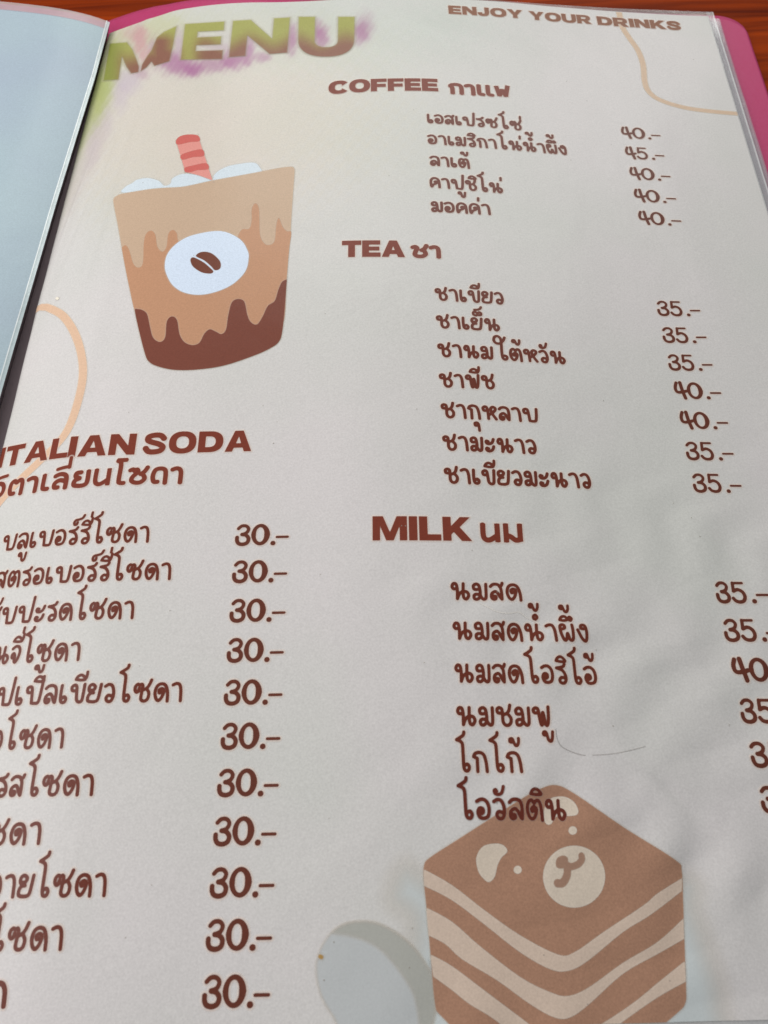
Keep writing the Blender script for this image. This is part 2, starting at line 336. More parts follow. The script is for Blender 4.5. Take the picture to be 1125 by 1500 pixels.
# numerals: list of (points, radii)
def zero(x, w=.36):
    t = np.linspace(0, 2 * math.pi, 25); P = np.stack([x + w - (w - .0) * np.cos(t), .5 + .43 * np.sin(t)], 1)
    return (P, .098 - .034 * np.abs(np.sin(t)) + .022 * (1 - np.cos(t)) / 2)
DIG = {
'3': (.68, [([(.10,.80),(.24,.92),(.44,.92),(.56,.78),(.48,.60),(.28,.52)], .070), ([(.28,.52),(.46,.48),(.58,.33),(.54,.14),(.36,.055),(.16,.09),(.07,.22),(.06,.38)], .080)]),
'5': (.66, [([(.56,.94),(.12,.94)], .058), ([(.12,.94),(.09,.56)], .072), ([(.09,.56),(.30,.63),(.50,.52),(.57,.30),(.48,.11),(.30,.055),(.12,.10),(.02,.22)], .078)]),
'4': (.62, [([(.16,.95),(.07,.68),(.09,.46),(.20,.39),(.42,.41),(.60,.47)], .085), ([(.36,.97),(.41,.5),(.50,.05)], .092)]),
'.': (.30, [([(.16,.085),(.17,.085)], .10)]),
'-': (.55, [([(.03,.37),(.52,.37)], .052)]),
}
def compose_hand(txt):
    """strokes in body heights, with pen position at each character"""
    x = 0; out = []; pos = []; prev = None
    i = 0
    while i < len(txt):
        ch = txt[i]
        if ch in MK and ch != 'ำ':
            pos.append(x); dy = 0
            if ch in '่้์' and prev in ('ี', 'ิ', 'ึ', 'ั'): dy = .38
            if ch in '่้' and 'ำ' in txt[i + 1:i + 2]: dy = .42
            dx = -.12 if (dy and ch == '้') else 0
            for s in MK[ch]: out.append(([(x - .12 + a + dx, b + dy) for a, b in s], R0 * .92))
            prev = ch
        elif ch == 'ำ':
            pos.append(x)
            for s in MK['ำ']: out.append(([(x - .12 + a, b) for a, b in s], R0 * .92))
            for s in G['า'][1]: out.append(([(x + a, b) for a, b in s], R0))
            x += G['า'][0] + .12; prev = ch
        elif ch == ' ':
            pos.append(x); x += .4; prev = ch
        else:
            w, ss = G[ch]; pos.append(x)
            for s in ss: out.append(([(x + a, b) for a, b in s], R0))
            x += w + .12; prev = ch
        i += 1
    pos.append(x)
    return out, pos, x - .12
# ------------------------------------------------------------------ loopless heading Thai (flat pen ends)
R1 = .130
H = {
'ก': (.96, [[(.22,0),(.22,.52)], [(.22,.58),(.09,.72),(.24,.85),(.50,.89),(.73,.83),(.84,.62),(.84,0)]]),
'า': (.64, [[(.03,.80),(.25,.88),(.44,.82),(.52,.60),(.52,0)]]),
'เ': (.46, [[(.13,1),(.13,.28),(.20,.13),(.42,.10)]]),
'ฟ': (1.04, [[(.11,1),(.28,.10)], [(.28,.10),(.50,.70)], [(.50,.70),(.72,.10)], [(.72,.10),(.92,1.12)]]),
'ช': (.98, [[(.03,.82),(.20,.88),(.32,.76),(.22,.5),(.17,.25),(.33,.11),(.65,.11),(.84,.28),(.78,.50),(.64,.62)], [(.58,.58),(.78,.72),(.93,1.0)]]),
'น': (.96, [[(.12,1),(.12,.34),(.24,.13),(.46,.12),(.80,.34)], [(.83,1),(.83,0)]]),
'ม': (.98, [[(.14,1),(.14,0)], [(.16,.36),(.36,.30),(.60,.12),(.80,.14)], [(.84,1),(.84,.04)]]),
'อ': (.86, [[(.08,.82),(.34,.89),(.62,.80),(.74,.5),(.64,.2),(.36,.11),(.16,.2),(.14,.5),(.34,.52)]]),
'ต': (.92, [[(.40,.12),(.2,.14),(.12,.4),(.15,.75),(.30,.87),(.46,.76),(.60,.88),(.74,.84),(.80,.6),(.80,0)]]),
'ด': (.93, [[(.42,.12),(.2,.14),(.12,.45),(.22,.8),(.5,.89),(.74,.80),(.80,.5),(.80,0)]]),
'ล': (.86, [[(.1,.78),(.36,.88),(.62,.82),(.73,.6),(.73,0)], [(.70,.44),(.40,.52),(.16,.38),(.16,.14),(.36,.11)]]),
'ย': (.92, [[(.44,.89),(.20,.86),(.18,.66),(.40,.54)], [(.40,.54),(.16,.42),(.14,.18),(.34,.11),(.62,.12),(.79,.3),(.79,1)]]),
'ซ': (1.02, [[(.03,.82),(.19,.88),(.29,.78),(.40,.87),(.46,.72),(.22,.45),(.17,.24),(.35,.11),(.65,.11),(.86,.3),(.80,.50),(.66,.62)], [(.60,.58),(.82,.74),(.97,1.0)]]),
'โ': (.66, [[(.08,1.46),(.62,1.46)], [(.10,1.42),(.30,1.24),(.30,.28),(.38,.12),(.60,.10)]]),
'ว': (.7, [[(.06,.82),(.30,.89),(.54,.74),(.56,.4),(.42,.0)]]),
}
HM = {'ิ': [[(-.74,1.18),(-.40,1.26),(-.06,1.30)]], 'ี': [[(-.74,1.18),(-.40,1.26),(-.06,1.30)], [(-.10,1.22),(-.10,1.52)]], '่': [[(-.10,1.56),(-.10,1.86)]]}
def compose_head(txt):
    x = 0; out = []
    for ch in txt:
        if ch in HM:
            for s in HM[ch]: out.append(([(x - .14 + a, b) for a, b in s], R1 * .8))
        else:
            w, ss = H[ch]
            for s in ss: out.append(([(x + a, b) for a, b in s], R1))
            x += w + .16
    return out, x - .16
# ------------------------------------------------------------------ heavy wide capitals (cap height 1): rings
def ell(cx, cy, rx, ry, a0=0, a1=360, n=28, p=2.35):
    t = np.radians(np.linspace(a0, a1, n)); c, s = np.cos(t), np.sin(t)
    return list(zip(cx + rx * np.sign(c) * np.abs(c) ** (2 / p), cy + ry * np.sign(s) * np.abs(s) ** (2 / p)))
ST = .34
def E_(): return (1.0, [[[(0,0),(.98,0),(.98,.24),(ST,.24),(ST,.39),(.92,.39),(.92,.61),(ST,.61),(ST,.76),(.97,.76),(.97,1),(0,1)]]])
CAPS = {
'E': E_(),
'F': (.98, [[[(0,0),(ST,0),(ST,.34),(.90,.34),(.90,.57),(ST,.57),(ST,.76),(.96,.76),(.96,1),(0,1)]]]),
'I': (ST, [[[(0,0),(ST,0),(ST,1),(0,1)]]]),
'L': (.90, [[[(0,0),(.90,0),(.90,.25),(ST,.25),(ST,1),(0,1)]]]),
'T': (1.04, [[[(.35,0),(.69,0),(.69,.75),(1.04,.75),(1.04,1),(0,1),(0,.75),(.35,.75)]]]),
'N': (1.12, [[[(0,0),(.32,0),(.32,.56),(.78,0),(1.12,0),(1.12,1),(.80,1),(.80,.44),(.35,1),(0,1)]]]),
'M': (1.42, [[[(0,0),(.30,0),(.30,.62),(.56,0),(.86,0),(1.12,.62),(1.12,0),(1.42,0),(1.42,1),(1.0,1),(.71,.32),(.42,1),(0,1)]]]),
'A': (1.24, [[[(0,0),(.35,0),(.42,.18),(.82,.18),(.89,0),(1.24,0),(.82,1),(.42,1)], [(.51,.40),(.73,.40),(.62,.72)]]]),
'K': (1.20, [[[(0,0),(ST,0),(ST,.26),(.45,.37),(.78,0),(1.20,0),(.70,.57),(1.15,1),(.74,1),(ST,.60),(ST,1),(0,1)]]]),
'O': (1.28, [[ell(.64,.5,.64,.53), ell(.64,.5,.29,.28)]]),
'C': (1.22, [[ell(.63,.5,.63,.53,38,322,30) + [(.84,.36)] + ell(.64,.5,.28,.28,318,42,20) + [(.84,.62)]]]),
'D': (1.16, [[[(0,0),(.50,0)] + ell(.52,.5,.64,.5,-80,80,18) + [(.50,1),(0,1)], [(.34,.25),(.48,.25)] + ell(.50,.5,.30,.25,-80,80,14) + [(.48,.75),(.34,.75)]]]),
'R': (1.16, [[[(0,0),(.34,0),(.34,.30),(.50,.30),(.72,0),(1.14,0),(.84,.36)] + ell(.62,.66,.46,.34,-50,86,14) + [(.60,1),(0,1)], [(.34,.54),(.60,.54)] + ell(.62,.655,.13,.115,-80,80,8) + [(.60,.77),(.34,.77)]]]),
'U': (1.14, [[[(0,1),(0,.42)] + ell(.57,.42,.57,.45,180,360,20) + [(1.14,.42),(1.14,1),(.80,1),(.80,.40)] + ell(.57,.40,.23,.18,360,180,14) + [(.34,.40),(.34,1)]]]),
'J': (.92, [[[(0,.38),(0,.34)] + ell(.44,.34,.44,.37,180,360,16) + [(.90,.36),(.90,1),(.56,1),(.56,.36)] + ell(.45,.36,.11,.13,360,180,10) + [(.34,.40)]]]),
'Y': (1.20, [[[(.43,0),(.77,0),(.77,.36),(1.20,1),(.82,1),(.60,.62),(.38,1),(0,1),(.43,.36)]]]),
'S': (1.10, None),
}
S_CURVE = [(.95,.70),(.78,.86),(.50,.89),(.22,.82),(.20,.66),(.40,.56),(.72,.46),(.92,.32),(.84,.16),(.56,.10),(.28,.13),(.12,.30)]
def compose_caps(txt, track=.085):
    x = 0; out = []
    for ch in txt:
        if ch == ' ': x += .32; continue
        w, sh = CAPS[ch]
        if sh is None: out.append(('s', [(x + a, b) for a, b in S_CURVE], .135))
        else:
            for rings in sh: out.append(('p', [[(x + a, b) for a, b in r] for r in rings]))
        x += w + track
    return out, x - track
# ------------------------------------------------------------------ layout on the sheet
def frame(p0, p1, x0, x1, h):
    """unit glyph space -> sheet mm, with the baseline through two measured points"""
    (u0, v0), (u1, v1) = uv([p0, p1])
    sx = (u1 - u0) / (x1 - x0); sv = (v1 - v0) / (x1 - x0)
    def f(P):
        P = np.asarray(P, float)
        return np.stack([u0 + (P[:, 0] - x0) * sx, v0 + (P[:, 0] - x0) * sv + P[:, 1] * h], 1)
    return f, sx, h
BROWN = lin((124, 66, 50)); DARKB = lin((104, 52, 40))
M_ = {}
M_['paper'] = paper_mat('worn_white_paper', (.70, .658, .645))
M_['ink'] = ink_mat('brown_ink', lin((106, 48, 33)))
M_['ink2'] = ink_mat('brown_ink_over_cake', lin((104, 46, 34)), halo_a=0.0, halo_w=.12)
M_['price'] = ink_mat('price_ink', lin((102, 52, 38)))
M_['head'] = ink_mat('heading_ink', lin((124, 56, 40)), amt=.12)

root = bpy.data.objects.new('menu_book', None); COL.objects.link(root)
root['label'] = 'open pink-covered drinks menu in plastic sleeves lying on the wooden table'
root['category'] = 'menu'
# ---- the right sheet
nu, nv = 433, 400
gu = np.linspace(UMIN, UMAX, nu); gv = np.linspace(VMIN, VMAX, nv)
U, V = [a.ravel() for a in np.meshgrid(gu, gv, indexing='ij')]
page = mesh('printed_page', surf(U, V), grid_faces(nu, nv), root, M_['paper'])
page['label'] = 'right-hand page printed with the brown drinks list and cartoon cup and cake'
P2 = proj(surf(U, V))
dye = np.ones((len(U), 3))
rng = np.random.default_rng(4)
def blot(x, y, rx, ry, col, a, ang=0):
    global dye
    t = math.radians(ang); dx = P2[:, 0] - x; dy = P2[:, 1] - y
    p = dx * math.cos(t) + dy * math.sin(t); q = -dx * math.sin(t) + dy * math.cos(t)
    r = np.sqrt((p / rx) ** 2 + (q / ry) ** 2) + .16 * np.sin(P2[:, 0] * .23 + y) * np.sin(P2[:, 1] * .31 + x) + .08 * np.sin(P2[:, 0] * .71 + P2[:, 1] * .5)
    w = a / (1 + np.exp((r - 1) * 5.0))
    dye = dye * (1 - w[:, None]) + np.array(col)[None] * w[:, None]
YG = (.86, .90, .60); GR_ = (.68, .76, .30); MG = (.62, .27, .52); PK = (.90, .52, .56); CR = (1.0, .945, .83); LV = (.86, .76, .88); MN = (.86, .97, .93)
blot(300, 170, 240, 120, CR, .75); blot(260, 260, 130, 90, CR, .35)  # cream cast of the light at upper left, painted into the sheet tint
blot(430, 40, 260, 46, MN, .45)
blot(330, 60, 200, 48, (.93, .97, .84), .7)
blot(238, 46, 34, 26, YG, .8); blot(178, 62, 26, 30, (.88, .86, .66), .8)
blot(146, 130, 20, 62, GR_, .75, 16); blot(120, 190, 14, 40, YG, .9, 18); blot(132, 165, 12, 40, GR_, .35, 16)
blot(106, 260, 12, 60, (.90, .90, .76), .7, 18)
for (x, y, rx, ry, a) in [(262, 74, 7, 24, .4), (262, 94, 26, 15, .8), (282, 103, 14, 9, .9), (310, 95, 22, 11, .65), (340, 88, 18, 13, .9), (362, 78, 9, 16, .85), (366, 60, 8, 14, .5), (384, 84, 12, 7, .6), (426, 60, 9, 18, .75),
                          (428, 46, 8, 12, .4), (470, 54, 11, 17, .8), (464, 42, 7, 12, .45), (528, 48, 12, 15, .75), (536, 36, 12, 18, .35), (298, 60, 10, 7, .3), (318, 70, 20, 6, .3), (242, 84, 12, 12, .7), (226, 72, 9, 16, .5), (205, 106, 12, 10, .45)]:
    blot(x, y, rx, ry, MG, min(a * 1.0, .92))
for (x, y, rx, ry, a) in [(205, 60, 9, 22, .75), (200, 50, 18, 12, .45), (214, 82, 8, 14, .6)]: blot(x, y, rx, ry, PK, a)
for (x, y, rx, ry, a) in [(188, 120, 16, 16, .7), (176, 140, 11, 22, .55), (156, 176, 9, 24, .4), (345, 62, 30, 20, .3), (240, 70, 10, 20, .3), (415, 40, 14, 16, .3), (135, 200, 10, 34, .5), (262, 60, 6, 18, .5)]: blot(x, y, rx, ry, LV, a)
blot(140, 214, 11, 40, (.88, .78, .80), .6, 20); blot(112, 270, 10, 50, (.90, .84, .84), .5, 20)
for (x, y, rx, ry, c) in [(0, 60, 0, 0, None)]: pass
blot(146, 128, 15, 54, (.66, .74, .30), .9, 16); blot(121, 188, 10, 40, (.74, .80, .46), .8, 20); blot(150, 78, 16, 22, (.74, .76, .50), .7)
attr_c(page, 'dye', dye)

HH = 4.0   # body height of the listed drinks in mm
lines = {'coffee': [('เอสเปรซโซ่', 0, (626, 180.3), (765.5, 191.8)), ('อาเมริกาโน่น้ำผึ้ง', 0, (627, 211), (831, 227.6)), ('ลาเต้', 0, (630.4, 242.8), (688, 247)),
                    ('คาปูชิโน่', 0, (630, 274.4), (737, 283.9)), ('มอคค่า', 0, (632, 310.5), (719, 315))],
         'tea': [('ชาเขียว', 0, (638, 440.1), (738.5, 446.5)), ('ชาเย็น', 0, (639.9, 480.7), (732.7, 486)), ('ชานมใต้หวัน', 0, (642, 522.8), (829.2, 534.3)),
                 ('ชาพีช', 0, (644.3, 567.4), (725.2, 570.6)), ('ชากุหลาบ', 0, (647, 612.2), (789.2, 619.4)), ('ชามะนาว', 0, (649.4, 659.8), (786.9, 665.6)),
                 ('ชาเขียวมะนาว', 0, (651.7, 708.3), (866.8, 716.2))],
         'milk': [('นมสด', 0, (660.6, 879.2), (765.2, 880.8)), ('นมสดน้ำผึ้ง', 0, (663.8, 937.8), (862.8, 941.6)), ('นมสดโอริโอ้', 0, (666.6, 1000.6), (876.1, 1003.3)),
                  ('นมชมพู', 0, (669.2, 1064.1), (807.9, 1064.6)), ('โกโก้', 0, (669.5, 1131.3), (766.3, 1131.8)), ('โอวัลติน', 0, (672, 1200.7), (830.9, 1202.8))],
         'soda': [('บลูเบอร์รี่โซดา', 0, (2, 808.5), (217.8, 794.8)), ('สตรอเบอร์รี่โซดา', 1, (9, 861.5), (250, 849.6)), ('สับปะรดโซดา', 2, (0, 916), (195.4, 906.8)),
                  ('ลิ้นจี่โซดา', 4, (14, 973), (116.2, 968)), ('แอปเปิ้ลเขียวโซดา', 3, (20, 1034), (266.3, 1028.3)), ('มะนาวโซดา', 5, (4.5, 1099), (92, 1096.2)),
                  ('เสาวรสโซดา', 5, (12, 1167.8), (136, 1165.8)), ('พีชโซดา', 5, (11.7, 1238.5), (58.7, 1237.2)), ('วายโซดา', 1, (3.5, 1316), (154.7, 1313.7)),
                  ('โซดา', 1, (8, 1394), (90.7, 1392.4)), ('โซดา', 3, (-21, 1477), (9, 1476))]}
G['แ'] = (.98, [[(x + d, y) for x, y in G['เ'][1][0]] for d in (0, .48)])
lay = 1
for sec, LL in lines.items():
    for (txt, k, p0, p1) in LL:
        ss, pos, xe = compose_hand(txt)
        f, sx, h = frame(p0, p1, pos[k], xe, HH)
        sh = []
        for pts, r in ss:
            q = f(cr(pts, 5)); sh.append(('s', q, r * (h + sx) / 2, False))
        lay = 4 + (lay + 1) % 2
        o = ink('menu_line', sh, page, M_['ink'] if txt != 'โอวัลติน' else M_['ink2'], lay if txt != 'โอวัลติน' else 8, grow={'coffee': .06, 'tea': .04}.get(sec, 0.0))
        if o is not None: o['label'] = 'brown rounded Thai lettering reading ' + txt
prices = {'coffee': [('40', 912.2, 202.7, 967.8), ('45', 918.1, 232.6, 973.6), ('40', 924.6, 263, 982.8), ('40', 931.2, 295.7, 991), ('40', 937.7, 328.6, 998.7)],
          'tea': [('35', 964.8, 462.7, 1026.4), ('35', 972.7, 502.1, 1035.6), ('35', 981.2, 542.7, 1044.6), ('40', 990.4, 584.3, 1057.4), ('40', 999.3, 628.4, 1067.6), ('35', 1007.2, 673.9, 1075.7), ('35', 1017.5, 721.4, 1087.2)],
          'milk': [('35', 1051.5, 883.3, 1127), ('35', 1063.5, 939.9, 1142), ('40', 1076.8, 998.5, 1161), ('35', 1088, 1059.3, 1171), ('35', 1103.5, 1124.1, 1190), ('35', 1118, 1191, 1208)],
          'soda': [('30', a, b, c) for a, b, c in [(344.5, 799.4, 421.2), (340.2, 853.9, 418.7), (336.4, 911.6, 416.2), (332.3, 970.4, 413.6), (328, 1033, 411.6), (323.4, 1097.9, 408.6), (318.2, 1167.2, 406.1), (312.5, 1239.2, 402.7), (307.3, 1315.4, 399.6), (301.6, 1393.4, 396.2), (296.1, 1477.4, 393.1)]]}
for sec, LL in prices.items():
    for (txt, x, y, x1) in LL:
        slope = {'coffee': .045, 'tea': .012, 'milk': .002, 'soda': -.02}[sec]
        seq = []
        cx = 0
        for ch in txt:
            if ch == '0':
                cx += .04; P, r = zero(cx, .31); seq.append((P, r)); cx += .74
            else:
                w, ss = DIG[ch]
                for pts, r in ss: seq.append((cr([(cx + a, b) for a, b in pts], 6), r))
                cx += w + .08
        if txt[0] != '3' or txt[1] != '0': cx += .06
        for ch in '.-':
            w, ss = DIG[ch]
            for pts, r in ss: seq.append((cr([(cx + a, b) for a, b in pts], 6), r))
            cx += w
        # digits drop a hair under the line of the words; keep their own baseline
        f, sx, h = frame((x, y), (x1, y + slope * (x1 - x)), 0, cx - .02, 5.05)
        sh = [('s', f(P), np.asarray(r) * (sx + h) / 2 * {'soda': 1.08, 'coffee': .94, 'tea': .98, 'milk': 1.04}[sec], False) for P, r in seq]
        o = ink('price', sh, page, M_['price'], 4, grow=.03)
        if o is not None: o['label'] = 'brown price reading ' + txt + '.-'
def heading(parts, layer=5):
    sh = []
    for kind, txt, p0, p1, h in parts:
        if kind == 'caps':
            ss, xe = compose_caps(txt); f, sx, hh = frame(p0, p1, 0, xe, h)
            for s in ss:
                if s[0] == 's': sh.append(('s', f(cr(s[1], 6)), s[2] * (sx + hh) / 2, True))
                else: sh.append(('p', [f(np.array(r)) for r in s[1]]))
        else:
            ss, xe = compose_head(txt); f, sx, hh = frame(p0, p1, 0, xe, h)
            for pts, r in ss: sh.append(('s', f(cr(pts, 6)), r * (sx + hh) / 2, True))
    return sh
ink('section_heading', heading([('caps', 'COFFEE', (481.5, 138.2), (642, 133.9), 5.7), ('th', 'กาเเฟ', (658.5, 137), (747.9, 143.5), 4.9)]), page, M_['head'], 5, grow=.13)['label'] = 'bold brown COFFEE heading with its Thai word'
ink('section_heading', heading([('caps', 'TEA', (501.2, 376.7), (592.7, 376.7), 5.6), ('th', 'ชา', (604, 377.5), (645.5, 378), 4.3)]), page, M_['head'], 5, grow=.11)['label'] = 'bold brown TEA heading with its Thai word'
ink('section_heading', heading([('caps', 'MILK', (546, 791.8), (691.6, 792.8), 5.75), ('th', 'นม', (705, 793.8), (766.8, 794.6), 4.4)]), page, M_['head'], 5, grow=.05)['label'] = 'bold brown MILK heading with its Thai word'
M_['tag'] = ink_mat('tagline_ink', lin((138, 92, 70)), soft=.12)
ink('tagline', heading([('caps', 'ENJOY', (657.6, 20.3), (766, 27.5), 4.5), ('caps', 'YOUR', (776, 28.5), (867, 35.5), 4.5), ('caps', 'DRINKS', (876, 36.5), (998.8, 44.4), 4.5)]), page, M_['tag'], 5, grow=.08)['label'] = 'brown ENJOY YOUR DRINKS line in the top corner'
ink('section_heading', heading([('caps', 'ITAL', (-4, 688), (98, 670.4), 5.7), ('caps', 'IAN', (98.5, 670.4), (197, 666.2), 5.7), ('caps', 'SODA', (208, 666), (368.2, 661.2), 5.7)]), page, M_['head'], 5)['label'] = 'bold brown ITALIAN SODA heading'
ink('section_heading', heading([('th', 'อิตาเลี่ย', (-14, 733), (130, 713.5), 4.45), ('th', 'นโซดา', (135, 712.6), (266.8, 708.5), 4.45)]), page, M_['head'], 6)['label'] = 'bold brown Thai words under ITALIAN SODA'
# ---- MENU: dyed, bled capitals
def quad(TL, TR, BR, BL, n=1.0):
    A = np.array([TL, TR, BR, BL], float)
    def f(P, w):
        P = np.asarray(P, float); s = P[:, 0:1] / w; t = 1 - P[:, 1:2]
        return uv(A[0] * (1 - s) * (1 - t) + A[1] * s * (1 - t) + A[2] * s * t + A[3] * (1 - s) * t)
    return f
def dense(r, n=6):
    r = np.asarray(r, float); q = np.roll(r, -1, 0)
    return np.concatenate([[a + (b - a) * k / n for k in range(n)] for a, b in zip(r, q)])
def dye_menu(u, v):
    p = proj(surf(u, v)); base = 88 - (p[:, 0] - 260) * .022 + np.where(p[:, 0] < 230, 14, 0)
    t = np.clip((p[:, 1] - base + 42 + 6 * np.sin(p[:, 0] * .09)) / 34, 0, 1); t = t * t * (3 - 2 * t)
    left = 1 / (1 + np.exp((p[:, 0] - 176) / 5)); t = t * (1 - left)
    mid = np.exp(-((p[:, 0] - 236) / 22) ** 2) * np.clip((p[:, 1] - 46) / 14, 0, 1); t = np.maximum(t, mid)
    eleft = np.exp(-((p[:, 0] - 276) / 14) ** 2); t = t * (1 - .85 * eleft)
    g = np.array(lin((170, 170, 84))); g2 = np.array(lin((138, 148, 48))); b = np.array(lin((140, 84, 66)))
    gg = g * (1 - left[:, None]) + g2 * left[:, None]
    return gg * (1 - t[:, None]) + b * t[:, None]
M_['menu'] = ink_mat('bled_title_ink', (.4, .4, .1), halo=(.62, .56, .42), halo_a=.35, halo_w=.9, attr=True, soft=.42, amt=.14, alpha=.9)
title = []
for ch, q in [('E', ((271, 35.5), (331, 31.5), (327, 87), (264.5, 88))), ('N', ((341.2, 30.7), (425.1, 25.6), (421, 77.7), (335.1, 84.2))), ('U', ((437.3, 24.7), (519.7, 24.7), (519, 81.7), (436, 82.2)))]:
    w, sh = CAPS[ch]; f = quad(*q)
    for rings in sh: title.append(('p', [f(dense(r, 3), w) for r in rings]))
for mpx in ([(161, 64), (186, 62), (194, 72), (200, 86), (204, 98), (203, 106), (192, 108), (185, 98), (179, 84), (174, 117), (151.5, 118.5), (156, 92)],
            [(222, 74), (230, 55), (240, 47), (258.8, 38.3), (254, 66), (248.5, 90), (236, 94), (226, 97), (222, 91), (215, 99), (206, 105), (208, 95), (216, 82)]):
    title.append(('p', [uv(dense(mpx, 3))]))
ink('menu_title', title, page, M_['menu'], 7, cell=.2, rim=.9, dye=dye_menu)['label'] = 'water-bled green and brown MENU lettering'
# ---- drawings
def crop(x0, y0, s, pts): return [(x0 + a / s, y0 + b / s) for a, b in pts]
def fill(px, closed=True, n=5, smooth=True): return ('p', [uv(cr(px, n, closed=True) if smooth else dense(px, 4))])
def draw(name, shapes, col, layer, parent=page, cell=.3, halo=None, ha=.3, hw=.4, amt=.10, soft=.10, label=None, alpha=1.0):
    m = ink_mat(name + '_ink', col, halo=halo or (.74, .66, .56), halo_a=ha, halo_w=hw, amt=amt, soft=soft, alpha=alpha)
    o = ink(name, shapes, parent, m, layer, cell=cell, rim=hw + .1)
    if label: o['label'] = label
    return o
Ec = lambda p: crop(150, 180, 3.75, p)
Fc = lambda p: crop(180, 330, 4.327, p)
cream = Ec([(112,384),(128,350),(165,330),(190,312),(250,303),(310,318),(340,345),(372,335),(385,305),(440,280),(520,285),(600,310),(612,288),(640,262),(690,238),(760,224),(830,218),(862,240),(866,285),(700,318),(500,352),(300,372)])
body = Ec([(60,430),(66,410),(82,400),(108,390),(250,366),(345,357),(450,350),(600,318),(720,296),(850,272),(960,250),(1035,241),(1053,250),(1056,275),(1048,380),(1040,500)]) + Fc([(1062,60),(1050,200),(1040,345),(1024,560),(1008,690),(990,738),(950,772),(850,820),(650,888),(480,915),(330,918),(220,895),(165,865),(140,815),(100,660),(75,545),(40,390),(10,240)]) + Ec([(84,560),(68,480)])
coffee = Ec([(98,640),(108,684),(118,674),(135,676),(152,710),(172,776),(200,795),(222,770),(227,660),(240,610),(268,592),(292,615),(303,680),(330,708),(352,680),(362,610),(388,588),(410,608),(418,650),(460,720),(600,740),(720,700),(745,620),(770,584),(805,582),(819,540),(820,475),(840,442),(861,475),(866,610),(888,660),(915,671),(945,650),(955,560),(970,522),(990,570),(1015,596),(1038,602)]) + Fc([(1055,150),(1038,345),(1012,640),(880,690),(600,800),(300,820),(130,700),(75,545),(40,390),(10,240)])
cocoa = Fc([(76,540),(95,532),(125,538),(155,565),(172,640),(192,712),(235,740),(268,710),(278,612),(310,578),(344,602),(360,690),(390,740),(440,760),(485,745),(515,690),(550,660),(590,675),(625,690),(653,662),(668,570),(690,490),(730,468),(770,485),(790,570),(812,615),(850,629),(885,580),(918,512),(962,480),(985,410),(1008,360),(1040,343),(1040,345),(1024,560),(1008,690),(990,738),(950,772),(850,820),(650,888),(480,915),(330,918),(220,895),(165,865),(140,815),(100,660)])
lab = Fc([(266,255),(285,180),(350,110),(450,62),(620,38),(740,88),(790,160),(797,215),(775,295),(700,372),(600,420),(490,442),(390,428),(320,385),(280,320)])
draw('cup_cream', [fill(cream)], lin((214, 224, 231)), 1, halo=(.80, .80, .76), ha=.35, hw=.8, soft=.22)
draw('cup_body', [fill(body)], lin((200, 172, 146)), 2, cell=.35, label='pale milky top of the printed iced coffee cup')
draw('cup_coffee', [fill(coffee)], lin((194, 146, 114)), 3, ha=0, cell=.3)
draw('cup_cocoa', [fill(cocoa)], lin((124, 70, 56)), 4, ha=.15, cell=.3)
draw('cup_badge', [fill(lab)], lin((216, 228, 244)), 5, halo=(.80, .74, .66), ha=.5, hw=.35)
draw('coffee_bean', [fill(Fc([(463,196),(500,170),(560,178),(610,220),(622,255),(612,280),(583,286),(560,262),(515,224)])), fill(Fc([(430,215),(450,205),(510,235),(550,268),(574,294),(555,308),(500,300),(450,268),(432,240)]))], lin((116, 66, 50)), 6, cell=.18, ha=.15)
draw('straw', [fill(Ec([(404,100),(404,100),(425,76),(470,65),(525,70),(525,70),(565,190),(606,318),(606,318),(530,290),(455,272),(455,272),(430,185)]), n=3)], lin((226, 150, 140)), 6, cell=.2)
for st in ([(404,100),(425,76),(470,65),(525,70),(535,102),(480,108),(415,122)], [(430,180),(475,160),(548,146),(558,184),(500,190),(440,205)], [(452,248),(500,234),(572,222),(583,256),(520,262),(490,272),(456,272)]):
    draw('straw_stripe', [fill(Ec(st), n=3)], lin((206, 104, 96)), 7, cell=.18, ha=0)
def _sw(p):
    q = uv(p); return np.concatenate([[q[0] + [-6, -1.2], q[0] + [-3, -.2]], q])
Hc = lambda p: crop(0, 300, 3.261, p)
sw = _sw(cr(Hc([(196,489),(212,490),(230,492),(300,530),(355,610),(388,710),(396,815),(375,930),(335,1050),(285,1130),(200,1215),(100,1310),(20,1395),(-40,1470)]), 6))
draw('swash', [('s', sw, 1.12, False)], lin((232, 192, 160)), 3, cell=.25, halo=(.88, .80, .70), ha=.35, alpha=.92)
sw2 = uv(cr([(903, 8), (907, 20), (912, 40), (922, 56), (934.5, 74), (942, 95), (944.5, 120), (951, 135), (968, 147), (1002, 157.5), (1040, 163), (1079, 166.5)], 6))
draw('swash', [('s', sw2, np.linspace(1.0, .85, len(sw2)), False)], lin((220, 188, 160)), 1, cell=.25, halo=(.86, .78, .66), ha=.4, alpha=.9)
K = lambda p: crop(562, 1125, 1.998, p)
glow = K([(60,300),(118,330),(500,560),(872,340),(905,420),(955,560),(985,690),(960,850),(500,900),(150,860),(40,700),(80,560),(88,440),(30,380)])
draw('cake_plate_tint', [fill(glow)], lin((222, 234, 238)), 0.4, cell=.45, ha=0, hw=4.0, alpha=.75, soft=4.0, amt=.04)
cake = K([(505,50),(460,60),(400,92),(215,210),(135,262),(118,285),(117,330),(125,410),(138,560),(150,690),(172,730),(300,850),(480,960),(560,955),(700,850),(850,725),(882,690),(885,640),(880,500),(876,380),(872,300),(852,268),(700,172),(560,76)])
draw('cake_sponge', [fill(cake, n=4)], lin((174, 132, 108)), 3.6, cell=.3, amt=.14, label='brown printed slice of layered cake with a bear face')
